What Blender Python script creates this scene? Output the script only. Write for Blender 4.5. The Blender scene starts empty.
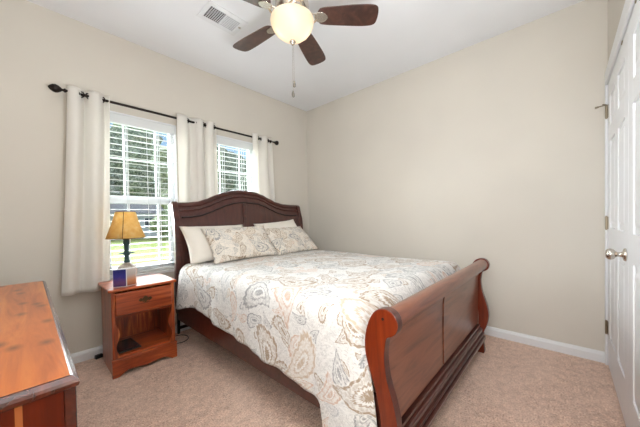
import bpy, bmesh, math, random
from mathutils import Vector, Matrix, noise
random.seed(7)
PI = math.pi
SC = bpy.context.scene
COL = SC.collection

# ------------------------------------------------------------------ camera
cam_d = bpy.data.cameras.new('camera')
cam = bpy.data.objects.new('camera', cam_d); COL.objects.link(cam)
cam_d.sensor_fit = 'HORIZONTAL'; cam_d.sensor_width = 36.0
cam_d.lens = 268.609 / 640 * 36
cam_d.shift_y = (222.979 - 213.5) / 640
cam_d.clip_start = 0.02; cam_d.clip_end = 500
R_ = Vector((0.67389378, -0.73861866, -0.01759672))
U_ = Vector((0.02397512, -0.00194275, 0.99971067))
F_ = R_.cross(U_) * -1
F_ = Vector((0.73843914, 0.67412068, -0.01639926))
M = Matrix((( R_[0], U_[0], -F_[0]), (R_[1], U_[1], -F_[1]), (R_[2], U_[2], -F_[2])))
cam.matrix_world = Matrix.Translation((-2.903, -2.888, 1.118)) @ M.to_4x4()
SC.camera = cam

# ------------------------------------------------------------------ world, sun, fill, exposure
SC.view_settings.view_transform = 'Standard'
SC.view_settings.look = 'None'
SC.view_settings.gamma = 1.0
SC.view_settings.exposure = 0.07
SC.view_settings.use_curve_mapping = False
W = bpy.data.worlds.new('sky'); SC.world = W; W.use_nodes = True
nt = W.node_tree; nt.nodes.clear()
wo = nt.nodes.new('ShaderNodeOutputWorld'); wb = nt.nodes.new('ShaderNodeBackground')
sk = nt.nodes.new('ShaderNodeTexSky'); sk.sky_type = 'NISHITA'; sk.sun_disc = False
sk.sun_elevation = math.radians(48); sk.sun_rotation = math.radians(200); sk.air_density = 1.0; sk.dust_density = 0.4
nt.links.new(sk.outputs[0], wb.inputs[0]); wb.inputs[1].default_value = 0.15
nt.links.new(wb.outputs[0], wo.inputs[0])

def lamp(name, kind, loc, energy, color, rot=(0, 0, 0), size=None, size_y=None, radius=None, angle=None):
    d = bpy.data.lights.new(name, kind); d.energy = energy; d.color = color
    if size:
        d.size = size
        if size_y: d.shape = 'RECTANGLE'; d.size_y = size_y
    if radius is not None: d.shadow_soft_size = radius
    if angle is not None: d.angle = angle
    o = bpy.data.objects.new(name, d); COL.objects.link(o); o.location = loc; o.rotation_euler = rot
    return o
lamp('sun', 'SUN', (0, -10, 20), 1.7, (1.0, 0.95, 0.86), rot=(math.radians(42), 0, math.radians(-22)), angle=0.01)
# broad light of the bright northern sky coming in through the windows
lamp('north_sky_glow', 'SUN', (-1.5, 12, 6), 50.0, (0.93, 0.97, 1.0), rot=(math.radians(-74), 0, 0), angle=math.radians(75))
# photographer's light bounced off the ceiling behind the camera
lamp('bounce_light', 'AREA', (-2.6, -2.2, 2.66), 12, (0.97, 0.985, 1.0), rot=(0, 0, 0), size=1.1, size_y=1.0)
lamp('flash_upward', 'AREA', (-2.45, -3.0, 1.0), 58, (0.93, 0.965, 1.0), rot=(math.radians(180-12), math.radians(-10), 0), size=0.5, size_y=0.5)
wf = lamp('west_fill', 'AREA', (-3.25, -2.75, 1.5), 12, (0.97, 0.985, 1.0), rot=(0, math.radians(-82), math.radians(20)), size=1.3, size_y=0.7)  # unseen fill lamp added by the west wall; there is no doorway
wf.data.spread = math.radians(95)

# ------------------------------------------------------------------ helpers
def tag(o, label=None, cat=None, group=None, kind=None):
    if label: o['label'] = label
    if cat: o['category'] = cat
    if group: o['group'] = group
    if kind: o['kind'] = kind
    return o

def empty(name, loc=(0, 0, 0), label=None, cat=None, group=None, kind=None, parent=None):
    o = bpy.data.objects.new(name, None); COL.objects.link(o)
    o.location = loc; o.empty_display_size = .05
    if parent: o.parent = parent
    return tag(o, label, cat, group, kind)

def link(name, bm, mat, parent=None, smooth=False, bevel=0.0, segs=2, solid=0.0, subsurf=0, offset=0.0, origin=None, angle=40):
    """World-space bmesh -> one mesh object; its geometry is re-based on its parent's world location."""
    if bevel == 0 or True:
        pass
    base = Vector((0, 0, 0))
    par = parent
    while par is not None:
        base += Vector(par.location); par = par.parent
    if origin is not None: shift = Vector(origin)
    else: shift = base
    bmesh.ops.translate(bm, verts=bm.verts, vec=-shift)
    bmesh.ops.recalc_face_normals(bm, faces=bm.faces)
    me = bpy.data.meshes.new(name); bm.to_mesh(me); bm.free()
    o = bpy.data.objects.new(name, me); COL.objects.link(o)
    o.location = shift - base
    if parent: o.parent = parent
    if isinstance(mat, (list, tuple)):
        for m in mat: me.materials.append(m)
    else: me.materials.append(mat)
    if solid:
        s = o.modifiers.new('s', 'SOLIDIFY'); s.thickness = solid; s.offset = offset
    if bevel:
        b = o.modifiers.new('b', 'BEVEL'); b.width = bevel; b.segments = segs; b.limit_method = 'ANGLE'; b.angle_limit = math.radians(35)
    if subsurf:
        s = o.modifiers.new('u', 'SUBSURF'); s.levels = subsurf; s.render_levels = subsurf
    if smooth:
        for p in me.polygons: p.use_smooth = True
    elif bevel:
        for p in me.polygons: p.use_smooth = True
        w = o.modifiers.new('w', 'WEIGHTED_NORMAL'); w.keep_sharp = False
    return o

def box(bm, x0, x1, y0, y1, z0, z1, mi=0):
    v = [bm.verts.new(p) for p in ((x0, y0, z0), (x1, y0, z0), (x1, y1, z0), (x0, y1, z0), (x0, y0, z1), (x1, y0, z1), (x1, y1, z1), (x0, y1, z1))]
    for f in ((0, 3, 2, 1), (4, 5, 6, 7), (0, 1, 5, 4), (1, 2, 6, 5), (2, 3, 7, 6), (3, 0, 4, 7)):
        fc = bm.faces.new([v[i] for i in f]); fc.material_index = mi
    return v

def obox(bm, c, sx, sy, sz, rot):
    """box of full sizes about centre c with rotation matrix"""
    vs = box(bm, -sx/2, sx/2, -sy/2, sy/2, -sz/2, sz/2)
    for v in vs: v.co = rot @ v.co + Vector(c)
    return vs

def cyl(bm, a, b, r0, r1=None, n=20, caps=True):
    a = Vector(a); b = Vector(b); r1 = r0 if r1 is None else r1
    d = (b - a).normalized()
    u = d.orthogonal().normalized(); w = d.cross(u)
    A = []; B = []
    for i in range(n):
        t = 2*PI*i/n; k = u*math.cos(t) + w*math.sin(t)
        A.append(bm.verts.new(a + k*r0)); B.append(bm.verts.new(b + k*r1))
    for i in range(n):
        j = (i+1) % n; bm.faces.new((A[i], A[j], B[j], B[i]))
    if caps:
        bm.faces.new(A[::-1]); bm.faces.new(B)

def lathe(bm, prof, c, axis=Vector((0, 0, 1)), n=32, close=False):
    """prof: (radius, height along axis) from c"""
    axis = Vector(axis).normalized(); u = axis.orthogonal().normalized(); w = axis.cross(u); c = Vector(c)
    rings = []
    for r, h in prof:
        if r < 1e-5: rings.append([bm.verts.new(c + axis*h)])
        else: rings.append([bm.verts.new(c + axis*h + (u*math.cos(2*PI*i/n) + w*math.sin(2*PI*i/n))*r) for i in range(n)])
    for a, b in zip(rings, rings[1:]):
        for i in range(n):
            j = (i+1) % n
            if len(a) == 1 and len(b) == 1: continue
            if len(a) == 1: bm.faces.new((a[0], b[j], b[i]))
            elif len(b) == 1: bm.faces.new((a[i], a[j], b[0]))
            else: bm.faces.new((a[i], a[j], b[j], b[i]))

def tube(bm, pts, r, n=8):
    pts = [Vector(p) for p in pts]; rings = []
    ref = Vector((0.13, 0.31, 0.94))
    for i, p in enumerate(pts):
        d = (pts[min(i+1, len(pts)-1)] - pts[max(i-1, 0)]).normalized()
        u = d.cross(ref)
        if u.length < .05: u = d.orthogonal()
        u.normalize(); w = d.cross(u)
        rings.append([bm.verts.new(p + (u*math.cos(2*PI*k/n) + w*math.sin(2*PI*k/n))*r) for k in range(n)])
    for a, b in zip(rings, rings[1:]):
        for k in range(n):
            j = (k+1) % n; bm.faces.new((a[k], a[j], b[j], b[k]))
    bm.faces.new(rings[0][::-1]); bm.faces.new(rings[-1])

def torus(bm, c, R, r, axis, n=20, m=8):
    axis = Vector(axis).normalized(); u = axis.orthogonal().normalized(); w = axis.cross(u); c = Vector(c)
    rings = []
    for i in range(n):
        t = 2*PI*i/n; e = u*math.cos(t) + w*math.sin(t)
        rings.append([bm.verts.new(c + e*(R + r*math.cos(2*PI*k/m)) + axis*r*math.sin(2*PI*k/m)) for k in range(m)])
    for i in range(n):
        a = rings[i]; b = rings[(i+1) % n]
        for k in range(m):
            j = (k+1) % m; bm.faces.new((a[k], a[j], b[j], b[k]))

def catmull(pts, k=5, closed=True):
    out = []; n = len(pts)
    rng = range(n) if closed else range(n-1)
    for i in rng:
        g = lambda q: Vector(pts[q % n]) if closed else Vector(pts[max(0, min(n-1, q))])
        p0, p1, p2, p3 = g(i-1), g(i), g(i+1), g(i+2)
        for s in range(k):
            t = s/k
            out.append(0.5*((2*p1) + (p2-p0)*t + (2*p0-5*p1+4*p2-p3)*t*t + (3*p1-p0-3*p2+p3)*t**3))
    if not closed: out.append(Vector(pts[-1]))
    return out

def prism(bm, poly, to3, thick):
    """poly 2D points; to3(p, t) gives the 3D point at thickness t"""
    A = [bm.verts.new(to3(p, 0)) for p in poly]; B = [bm.verts.new(to3(p, thick)) for p in poly]
    bm.faces.new(A[::-1]); bm.faces.new(B)
    n = len(poly)
    for i in range(n):
        j = (i+1) % n; bm.faces.new((A[i], A[j], B[j], B[i]))

def grid(bm, nu, nv, f, uvf=None):
    V = [[bm.verts.new(f(i/nu, j/nv)) for j in range(nv+1)] for i in range(nu+1)]
    uvl = bm.loops.layers.uv.new('uv') if uvf else None
    for i in range(nu):
        for j in range(nv):
            fc = bm.faces.new((V[i][j], V[i+1][j], V[i+1][j+1], V[i][j+1]))
            if uvf:
                for lp, (a, b) in zip(fc.loops, ((i, j), (i+1, j), (i+1, j+1), (i, j+1))):
                    lp[uvl].uv = uvf(a/nu, b/nv)
    return V

def nb(): return bmesh.new()
def sm(a, b, x):
    t = max(0, min(1, (x-a)/(b-a))); return t*t*(3-2*t)
def interp(tab, x):
    if x <= tab[0][0]: return tab[0][1]
    for (a, b), (c, d) in zip(tab, tab[1:]):
        if x <= c:
            t = (x-a)/(c-a); t = t*t*(3-2*t)*.5 + t*.5; return b + (d-b)*t
    return tab[-1][1]

# ------------------------------------------------------------------ materials
def lin(c):
    return tuple(((v/255)/12.92 if v/255 <= .04045 else ((v/255+.055)/1.055)**2.4) for v in c) + (1,)

def mat(name, rgb, rough=.6, metal=0, spec=.5, coat=0, sheen=0):
    m = bpy.data.materials.new(name); m.use_nodes = True
    b = m.node_tree.nodes['Principled BSDF']
    b.inputs['Base Color'].default_value = lin(rgb) if max(rgb) > 1 else tuple(rgb) + (1,)
    b.inputs['Roughness'].default_value = rough; b.inputs['Metallic'].default_value = metal
    b.inputs['Specular IOR Level'].default_value = spec
    b.inputs['Coat Weight'].default_value = coat; b.inputs['Coat Roughness'].default_value = .12
    b.inputs['Sheen Weight'].default_value = sheen
    return m

def N(m, t, **kw):
    n = m.node_tree.nodes.new(t)
    for k, v in kw.items(): setattr(n, k, v)
    return n
def L(m, a, b): m.node_tree.links.new(a, b)
def math_(m, op, a, b=None, c=None):
    n = N(m, 'ShaderNodeMath', operation=op)
    for i, v in enumerate((a, b, c)):
        if v is None: continue
        if isinstance(v, (int, float)): n.inputs[i].default_value = v
        else: L(m, v, n.inputs[i])
    return n.outputs[0]
def ramp(m, fac, stops, interp_='LINEAR'):
    n = N(m, 'ShaderNodeValToRGB'); n.color_ramp.interpolation = interp_
    e = n.color_ramp.elements
    while len(e) < len(stops): e.new(.5)
    for i, (p, c) in enumerate(stops):
        e[i].position = p; e[i].color = lin(c) if max(c) > 1 else tuple(c) + (1,)
    L(m, fac, n.inputs[0]); return n.outputs[0]
def mix(m, fac, a, b, blend='MIX'):
    n = N(m, 'ShaderNodeMix', data_type='RGBA', blend_type=blend)
    if isinstance(fac, (int, float)): n.inputs[0].default_value = fac
    else: L(m, fac, n.inputs[0])
    for s, v in ((6, a), (7, b)):
        if isinstance(v, tuple): n.inputs[s].default_value = lin(v) if max(v) > 1 else tuple(v) + (1,)
        else: L(m, v, n.inputs[s])
    return n.outputs[2]
def coords(m, scale=(1, 1, 1), out='Object'):
    tc = N(m, 'ShaderNodeTexCoord'); mp = N(m, 'ShaderNodeMapping'); mp.inputs['Scale'].default_value = scale
    L(m, tc.outputs[out], mp.inputs[0]); return mp.outputs[0]
def noise_(m, vec, scale, detail=4, rough=.55, dist=0):
    n = N(m, 'ShaderNodeTexNoise'); n.inputs['Scale'].default_value = scale; n.inputs['Detail'].default_value = detail
    n.inputs['Roughness'].default_value = rough; n.inputs['Distortion'].default_value = dist
    L(m, vec, n.inputs['Vector']); return n.outputs[0]
def bump(m, h, strength=.3, dist=.01):
    n = N(m, 'ShaderNodeBump'); n.inputs['Strength'].default_value = strength; n.inputs['Distance'].default_value = dist
    L(m, h, n.inputs['Height']); L(m, n.outputs[0], m.node_tree.nodes['Principled BSDF'].inputs['Normal'])
def base(m, s): L(m, s, m.node_tree.nodes['Principled BSDF'].inputs['Base Color'])

def wood(name, dark, mid, light, grain=(1, 14, 14), rough=.35, coat=.3, knots=False, scale=3.0, knotc=(70, 30, 14)):
    m = mat(name, mid, rough, coat=coat)
    v = coords(m, grain)
    a = noise_(m, v, scale, 5, .6, 1.2)
    c = ramp(m, a, [(.3, dark), (.5, mid), (.72, light)])
    v2 = coords(m, tuple(g*5 for g in grain))
    fine = noise_(m, v2, scale, 3)
    c = mix(m, math_(m, 'MULTIPLY', fine, .22), c, dark)
    if knots:
        kv = coords(m, knots)
        vo = N(m, 'ShaderNodeTexVoronoi', voronoi_dimensions='2D' if knots[2] == 0 else '3D'); vo.inputs['Scale'].default_value = 1.0; vo.inputs['Randomness'].default_value = 1
        L(m, kv, vo.inputs['Vector'])
        k = ramp(m, vo.outputs['Distance'], [(0.03, (.75, .75, .75)), (.2, (0., 0., 0.))])
        c = mix(m, k, c, knotc)
    base(m, c); bump(m, a, .04, .002)
    return m

def wall_mat(name, rgb):
    m = mat(name, rgb, .85, spec=.25)
    v = coords(m); n1 = noise_(m, v, 120, 3)
    n2 = noise_(m, v, 1.2, 2)
    c2 = tuple(int(x*.975) for x in rgb)
    base(m, ramp(m, n2, [(.3, c2), (.7, rgb)])); bump(m, n1, .06, .001)
    return m
M_WALL = wall_mat('wall_paint', (214, 208, 197))
M_CEIL = wall_mat('ceiling_paint', (238, 239, 242))
M_TRIM = mat('white_trim_paint', (226, 227, 229), .4)
M_DOOR = mat('white_door_paint', (232, 233, 236), .38)
M_VINYL = mat('white_vinyl', (236, 238, 240), .35)
M_BLIND = mat('blind_white', (222, 225, 226), .55)
M_BLACK = mat('black_plastic', (14, 14, 16), .4)
M_IRON = mat('dark_bronze_metal', (40, 33, 30), .38, metal=.7)
M_NICKEL = mat('brushed_nickel', (206, 198, 188), .25, metal=1)
M_HINGE = mat('satin_nickel', (150, 138, 118), .35, metal=1)
M_BRASS = mat('antique_brass', (92, 74, 52), .4, metal=.9)
M_BACK = mat('white_paint_matte', (225, 225, 225), .8)
M_VENTDARK = mat('vent_shadow_grey', (38, 38, 40), .8)

def carpet():
    m = mat('carpet_pile', (190, 160, 145), .95, spec=.1, sheen=.25)
    v = coords(m)
    a = noise_(m, v, 110, 3, .75); b = noise_(m, v, 22, 5, .7); c = noise_(m, v, 2.6, 3, .6, .8)
    col = ramp(m, a, [(.34, (176, 138, 118)), (.5, (232, 196, 174)), (.66, (255, 234, 216))])
    col = mix(m, math_(m, 'MULTIPLY', ramp(m, b, [(.42, (0., 0., 0.)), (.68, (1., 1., 1.))]), .5), col, (150, 110, 90))
    col = mix(m, math_(m, 'MULTIPLY', ramp(m, c, [(.4, (0., 0., 0.)), (.65, (1., 1., 1.))]), .35), col, (240, 208, 188))
    base(m, col)
    h = math_(m, 'ADD', a, math_(m, 'MULTIPLY', b, 1.2)); bump(m, h, .7, .012)
    return m
M_CARPET = carpet()
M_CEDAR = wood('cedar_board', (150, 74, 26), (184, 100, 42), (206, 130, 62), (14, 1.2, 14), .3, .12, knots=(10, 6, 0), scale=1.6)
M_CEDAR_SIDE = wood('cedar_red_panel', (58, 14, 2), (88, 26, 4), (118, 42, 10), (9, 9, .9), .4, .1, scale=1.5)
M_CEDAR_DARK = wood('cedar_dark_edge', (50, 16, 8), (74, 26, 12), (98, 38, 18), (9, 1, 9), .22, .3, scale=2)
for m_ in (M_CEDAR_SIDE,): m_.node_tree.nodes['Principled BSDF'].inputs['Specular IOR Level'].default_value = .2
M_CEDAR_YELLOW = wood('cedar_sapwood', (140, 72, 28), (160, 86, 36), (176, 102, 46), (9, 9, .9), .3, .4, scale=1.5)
M_NS = wood('nightstand_cedar', (118, 42, 14), (168, 74, 32), (206, 112, 58), (1.2, 12, 12), .28, .3, scale=2)
M_NSV = wood('nightstand_cedar_upright', (84, 28, 10), (150, 62, 24), (214, 124, 62), (14, 14, 1.1), .3, .2, knots=(7, 7, 4), scale=2)
M_CHERRYF = wood('cherry_footboard_wood', (88, 48, 34), (122, 72, 52), (138, 86, 64), (1.0, 9, 9), .3, .35, scale=2)
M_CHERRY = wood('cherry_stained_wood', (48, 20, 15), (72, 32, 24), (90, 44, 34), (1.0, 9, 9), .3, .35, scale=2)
M_CHERRYV = wood('cherry_stained_panel', (58, 30, 26), (76, 40, 34), (88, 50, 42), (9, 9, 1.0), .3, .35, scale=2)
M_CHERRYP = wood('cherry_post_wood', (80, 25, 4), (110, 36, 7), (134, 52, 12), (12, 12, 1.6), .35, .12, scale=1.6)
M_GROOVE = mat('dark_groove_finish', (28, 14, 10), .5)
M_BLADE = wood('walnut_fan_blade', (50, 30, 25), (72, 44, 36), (94, 60, 48), (4, 4, 4), .28, .4, scale=3)

def curtain_mat():
    m = bpy.data.materials.new('curtain_linen'); m.use_nodes = True
    b = m.node_tree.nodes['Principled BSDF']; out = m.node_tree.nodes['Material Output']
    b.inputs['Base Color'].default_value = lin((246, 244, 240)); b.inputs['Roughness'].default_value = .9
    v = coords(m, (1, 1, 1)); w = noise_(m, v, 300, 2); bump(m, w, .15, .002)
    tr = N(m, 'ShaderNodeBsdfTranslucent'); tr.inputs[0].default_value = lin((246, 242, 234))
    mx = N(m, 'ShaderNodeMixShader'); mx.inputs[0].default_value = .42
    L(m, b.outputs[0], mx.inputs[1]); L(m, tr.outputs[0], mx.inputs[2]); L(m, mx.outputs[0], out.inputs[0])
    return m
M_CURT = curtain_mat()

def glass_mat():
    m = bpy.data.materials.new('window_glass'); m.use_nodes = True
    nt = m.node_tree; nt.nodes.remove(nt.nodes['Principled BSDF']); out = nt.nodes['Material Output']
    t = N(m, 'ShaderNodeBsdfTransparent'); g = N(m, 'ShaderNodeBsdfGlossy'); g.inputs['Roughness'].default_value = .02
    t.inputs[0].default_value = (.95, .97, .97, 1)
    mx = N(m, 'ShaderNodeMixShader'); mx.inputs[0].default_value = .05
    L(m, t.outputs[0], mx.inputs[1]); L(m, g.outputs[0], mx.inputs[2]); L(m, mx.outputs[0], out.inputs[0])
    return m
M_GLASS = glass_mat()

def paisley(name, cell, tint=1.0, bgc=(221, 219, 215)):
    """cream cloth printed with teardrop paisleys in tan and grey; UVs are metres"""
    m = mat(name, (236, 232, 226), .9, spec=.15, sheen=.2)
    tc = N(m, 'ShaderNodeTexCoord'); uv = tc.outputs['UV']
    nz = N(m, 'ShaderNodeTexNoise'); nz.inputs['Scale'].default_value = 8; nz.inputs['Detail'].default_value = 1
    L(m, uv, nz.inputs['Vector'])
    vm = N(m, 'ShaderNodeVectorMath', operation='SUBTRACT'); L(m, nz.outputs[1], vm.inputs[0]); vm.inputs[1].default_value = (.5, .5, .5)
    vs = N(m, 'ShaderNodeVectorMath', operation='SCALE'); L(m, vm.outputs[0], vs.inputs[0]); vs.inputs['Scale'].default_value = .05
    va = N(m, 'ShaderNodeVectorMath', operation='ADD'); L(m, uv, va.inputs[0]); L(m, vs.outputs[0], va.inputs[1])
    P = va.outputs[0]
    def layer(size, Lh, Wd, offs, rnd=.75):
        of = N(m, 'ShaderNodeVectorMath', operation='ADD'); L(m, P, of.inputs[0]); of.inputs[1].default_value = offs
        vo = N(m, 'ShaderNodeTexVoronoi', voronoi_dimensions='2D'); vo.inputs['Scale'].default_value = 1/size; vo.inputs['Randomness'].default_value = rnd
        L(m, of.outputs[0], vo.inputs['Vector'])
        d = N(m, 'ShaderNodeVectorMath', operation='SUBTRACT'); L(m, of.outputs[0], d.inputs[0]); L(m, vo.outputs['Position'], d.inputs[1])
        sc = N(m, 'ShaderNodeSeparateColor'); L(m, vo.outputs['Color'], sc.inputs[0])
        rt = N(m, 'ShaderNodeVectorRotate', rotation_type='Z_AXIS'); L(m, d.outputs[0], rt.inputs['Vector'])
        L(m, math_(m, 'MULTIPLY', sc.outputs[0], 6.283), rt.inputs['Angle'])
        sx = N(m, 'ShaderNodeSeparateXYZ'); L(m, rt.outputs[0], sx.inputs[0])
        x, y = sx.outputs[0], sx.outputs[1]
        yn = math_(m, 'DIVIDE', y, Lh)
        bend = math_(m, 'MULTIPLY', math_(m, 'MULTIPLY', yn, yn), Wd*.9)
        x2 = math_(m, 'SUBTRACT', math_(m, 'ADD', x, Wd*.25), bend)
        wid = math_(m, 'MAXIMUM', math_(m, 'MULTIPLY', math_(m, 'SUBTRACT', 1.0, math_(m, 'MULTIPLY', yn, .75)), Wd), Wd*.12)
        xn = math_(m, 'DIVIDE', x2, wid)
        dd = math_(m, 'SQRT', math_(m, 'ADD', math_(m, 'MULTIPLY', xn, xn), math_(m, 'MULTIPLY', yn, yn)))
        ang = math_(m, 'ARCTAN2', yn, xn)
        scal = math_(m, 'MULTIPLY', math_(m, 'SINE', math_(m, 'MULTIPLY', ang, 20)), .035)
        return math_(m, 'ADD', dd, scal), sc
    tan = (152, 130, 106); grey = (142, 142, 142); pale = (214, 204, 194); cream = bgc
    def paint(bg, size, Lh, Wd, offs):
        d, sc = layer(size, Lh, Wd, offs)
        colA = ramp(m, sc.outputs[1], [(.0, tan), (.42, (190, 170, 148)), (.46, grey), (.8, (180, 180, 180)), (.84, (196, 166, 146))], 'CONSTANT')
        colB = mix(m, .55, colA, cream)
        # rings: centre bud, cream, pale filling, cream, outline, dots
        ring1 = ramp(m, d, [(.0, (1., 1., 1.)), (.2, (1., 1., 1.)), (.23, (0., 0., 0.)), (.33, (0., 0., 0.)), (.36, (.9, .9, .9)), (.44, (.9, .9, .9)), (.47, (0., 0., 0.)),
                            (.72, (0., 0., 0.)), (.76, (1., 1., 1.)), (.88, (1., 1., 1.)), (.93, (0., 0., 0.))])
        fill = ramp(m, d, [(.46, (0., 0., 0.)), (.5, (1., 1., 1.)), (.7, (1., 1., 1.)), (.74, (0., 0., 0.))])
        inside = ramp(m, d, [(.95, (1., 1., 1.)), (1.05, (0., 0., 0.))])
        c = mix(m, math_(m, 'MULTIPLY', inside, .85), bg, cream)
        c = mix(m, math_(m, 'MULTIPLY', fill, lace), c, colB)
        return mix(m, math_(m, 'MULTIPLY', math_(m, 'MULTIPLY', ring1, .92*tint), lace2), c, colA)
    # lacy break-up of the printed shapes
    ln = noise_(m, P, 70, 2, .6)
    lace = ramp(m, ln, [(.4, (.15, .15, .15)), (.58, (1., 1., 1.))]); lace2 = ramp(m, ln, [(.32, (.35, .35, .35)), (.5, (1., 1., 1.))])
    # background sprigs
    vo = N(m, 'ShaderNodeTexVoronoi', voronoi_dimensions='2D', feature='SMOOTH_F1'); vo.inputs['Scale'].default_value = 34; L(m, P, vo.inputs['Vector'])
    n2 = noise_(m, P, 16, 5, .7, 1.5)
    sp = ramp(m, n2, [(.47, (0., 0., 0.)), (.5, (1., 1., 1.)), (.53, (0., 0., 0.)), (.6, (0., 0., 0.)), (.63, (1., 1., 1.)), (.7, (1., 1., 1.))])
    bg = mix(m, math_(m, 'MULTIPLY', sp, .8*tint), cream, (182, 180, 178))
    c = paint(bg, cell*.36, cell*.17, cell*.08, (3.3, 1.7, 0))
    c = paint(c, cell*.62, cell*.32, cell*.13, (1.7, 5.2, 0))
    c = paint(c, cell, cell*.50, cell*.22, (0.12, .31, 0))
    base(m, c)
    v = coords(m, (1, 1, 1), 'UV'); w = noise_(m, v, 55, 3); w2 = noise_(m, v, 7, 3)
    bump(m, math_(m, 'ADD', w, math_(m, 'MULTIPLY', w2, 1.5)), .35, .012)
    return m
M_PAIS = paisley('paisley_quilt_cloth', .34)
M_PAISP = paisley('paisley_sham_cloth', .24, 1.0, (232, 224, 212))
M_SHEET = mat('ivory_cotton', (232, 226, 216), .9, sheen=.2)
M_MATT = mat('mattress_ticking', (225, 222, 216), .9)

# ================================================================== SETTING
X0, Y0, H = -3.36, -3.12, 2.74      # west wall x, south wall y, ceiling; the window wall is y=0, the blank wall x=0
WINS = [(-2.46, -1.86), (-1.53, -.93)]
WZ0, WZ1 = .63, 2.08
TH = .14

def st(name, bm, m, parent=None, **kw):
    o = link(name, bm, m, parent, **kw)
    if parent is None: o['kind'] = 'structure'
    return o

b = nb(); box(b, X0-.1, .1, Y0-.1, TH, -.06, 0); st('floor', b, M_CARPET)
b = nb(); box(b, X0-.1, .1, Y0-.1, TH, H, H+.06); st('ceiling', b, M_CEIL)
b = nb(); box(b, 0, .1, Y0-.1, TH, 0, H); st('wall_east', b, M_WALL)
b = nb(); box(b, X0-.1, X0, Y0-.1, TH, 0, H); st('wall_west', b, M_WALL)
# window wall with two openings
b = nb()
xs = [X0, WINS[0][0], WINS[0][1], WINS[1][0], WINS[1][1], 0]
for i in (0, 2, 4): box(b, xs[i], xs[i+1], 0, TH, 0, H)
for i in (1, 3):
    box(b, xs[i], xs[i+1], 0, TH, 0, WZ0); box(b, xs[i], xs[i+1], 0, TH, WZ1, H)
st('wall_north', b, M_WALL)
# south wall with the door opening
DX0, DXM, DX1, DZ = -1.76, -.905, -.05, 2.045
b = nb(); box(b, X0, DX0-.02, Y0-.1, Y0, 0, H); box(b, DX0-.02, 0, Y0-.1, Y0, DZ+.02, H); box(b, DX1+.02, 0, Y0-.1, Y0, 0, DZ+.02)
st('wall_south', b, M_WALL)

def baseboard(name, a, c, nrm):
    """run from a to c on the floor, nrm points into the room"""
    a = Vector(a + (0,)); c = Vector(c + (0,)); nrm = Vector(nrm + (0,))
    prof = [(0, 0), (.015, 0), (.015, .058), (.011, .068), (.008, .078), (.003, .082), (0, .082)]
    bm = nb()
    A = [bm.verts.new(a + nrm*p + Vector((0, 0, z))) for p, z in prof]; B = [bm.verts.new(c + nrm*p + Vector((0, 0, z))) for p, z in prof]
    for i in range(len(prof)):
        j = (i+1) % len(prof); bm.faces.new((A[i], A[j], B[j], B[i]))
    bm.faces.new(A); bm.faces.new(B[::-1])
    st(name, bm, M_TRIM)
baseboard('baseboard_north', (X0, 0), (0, 0), (0, -1))
baseboard('baseboard_east', (0, 0), (0, Y0+.0), (-1, 0))
baseboard('baseboard_west', (X0, Y0), (X0, 0), (1, 0))
baseboard('baseboard_south', (X0, Y0), (DX0-.08, Y0), (0, 1))

# windows
for wi, (wx0, wx1) in enumerate(WINS):
    w = empty('window_%d' % (wi+1), ((wx0+wx1)/2, TH*.6, WZ0), kind='structure')
    b = nb()
    # jamb lining
    box(b, wx0, wx0+.012, 0.002, TH, WZ0, WZ1); box(b, wx1-.012, wx1, 0.002, TH, WZ0, WZ1); box(b, wx0, wx1, .002, TH, WZ1-.012, WZ1)
    f = .03; yo, yi = .135, .075
    box(b, wx0+.01, wx0+.01+f, yi, yo, WZ0+.02, WZ1-.01); box(b, wx1-.01-f, wx1-.01, yi, yo, WZ0+.02, WZ1-.01)
    box(b, wx0, wx1, yi, yo, WZ1-.04, WZ1-.01); box(b, wx0, wx1, yi, yo, WZ0+.02, WZ0+.05)
    link('window_frame', b, M_VINYL, w)
    zm = 1.325
    g = .0065
    ga, gb = wx0+.183, wx1-.16      # grille bars
    b = nb()
    box(b, wx0+.03, wx1-.03, .105, .128, zm-.01, zm+.035); box(b, wx0+.03, wx1-.03, .105, .128, WZ1-.07, WZ1-.03)
    for x in (ga, gb): box(b, x-g, x+g, .11, .122, zm, WZ1-.05)
    box(b, wx0+.03, wx1-.03, .11, .122, 1.690, 1.706)
    link('upper_sash', b, M_VINYL, w)
    b = nb()
    box(b, wx0+.03, wx1-.03, .078, .102, zm-.035, zm+.012); box(b, wx0+.03, wx1-.03, .078, .102, WZ0+.04, WZ0+.09)
    for x in (wx0+.035, wx1-.06): box(b, x, x+.025, .078, .102, WZ0+.05, zm)
    box(b, gb-g*.6, gb+g*.6, .085, .095, WZ0+.05, zm)
    link('lower_sash', b, M_VINYL, w)
    b = nb(); box(b, wx0+.03, wx1-.03, .114, .118, zm, WZ1-.04); link('upper_glass', b, M_GLASS, w)
    b = nb(); box(b, wx0+.03, wx1-.03, .088, .092, WZ0+.05, zm); link('lower_glass', b, M_GLASS, w)
    b = nb(); box(b, wx0-.02, wx1+.02, -.018, .08, WZ0-.012, WZ0+.014); link('window_sill', b, M_TRIM, w, bevel=.004)

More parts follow.
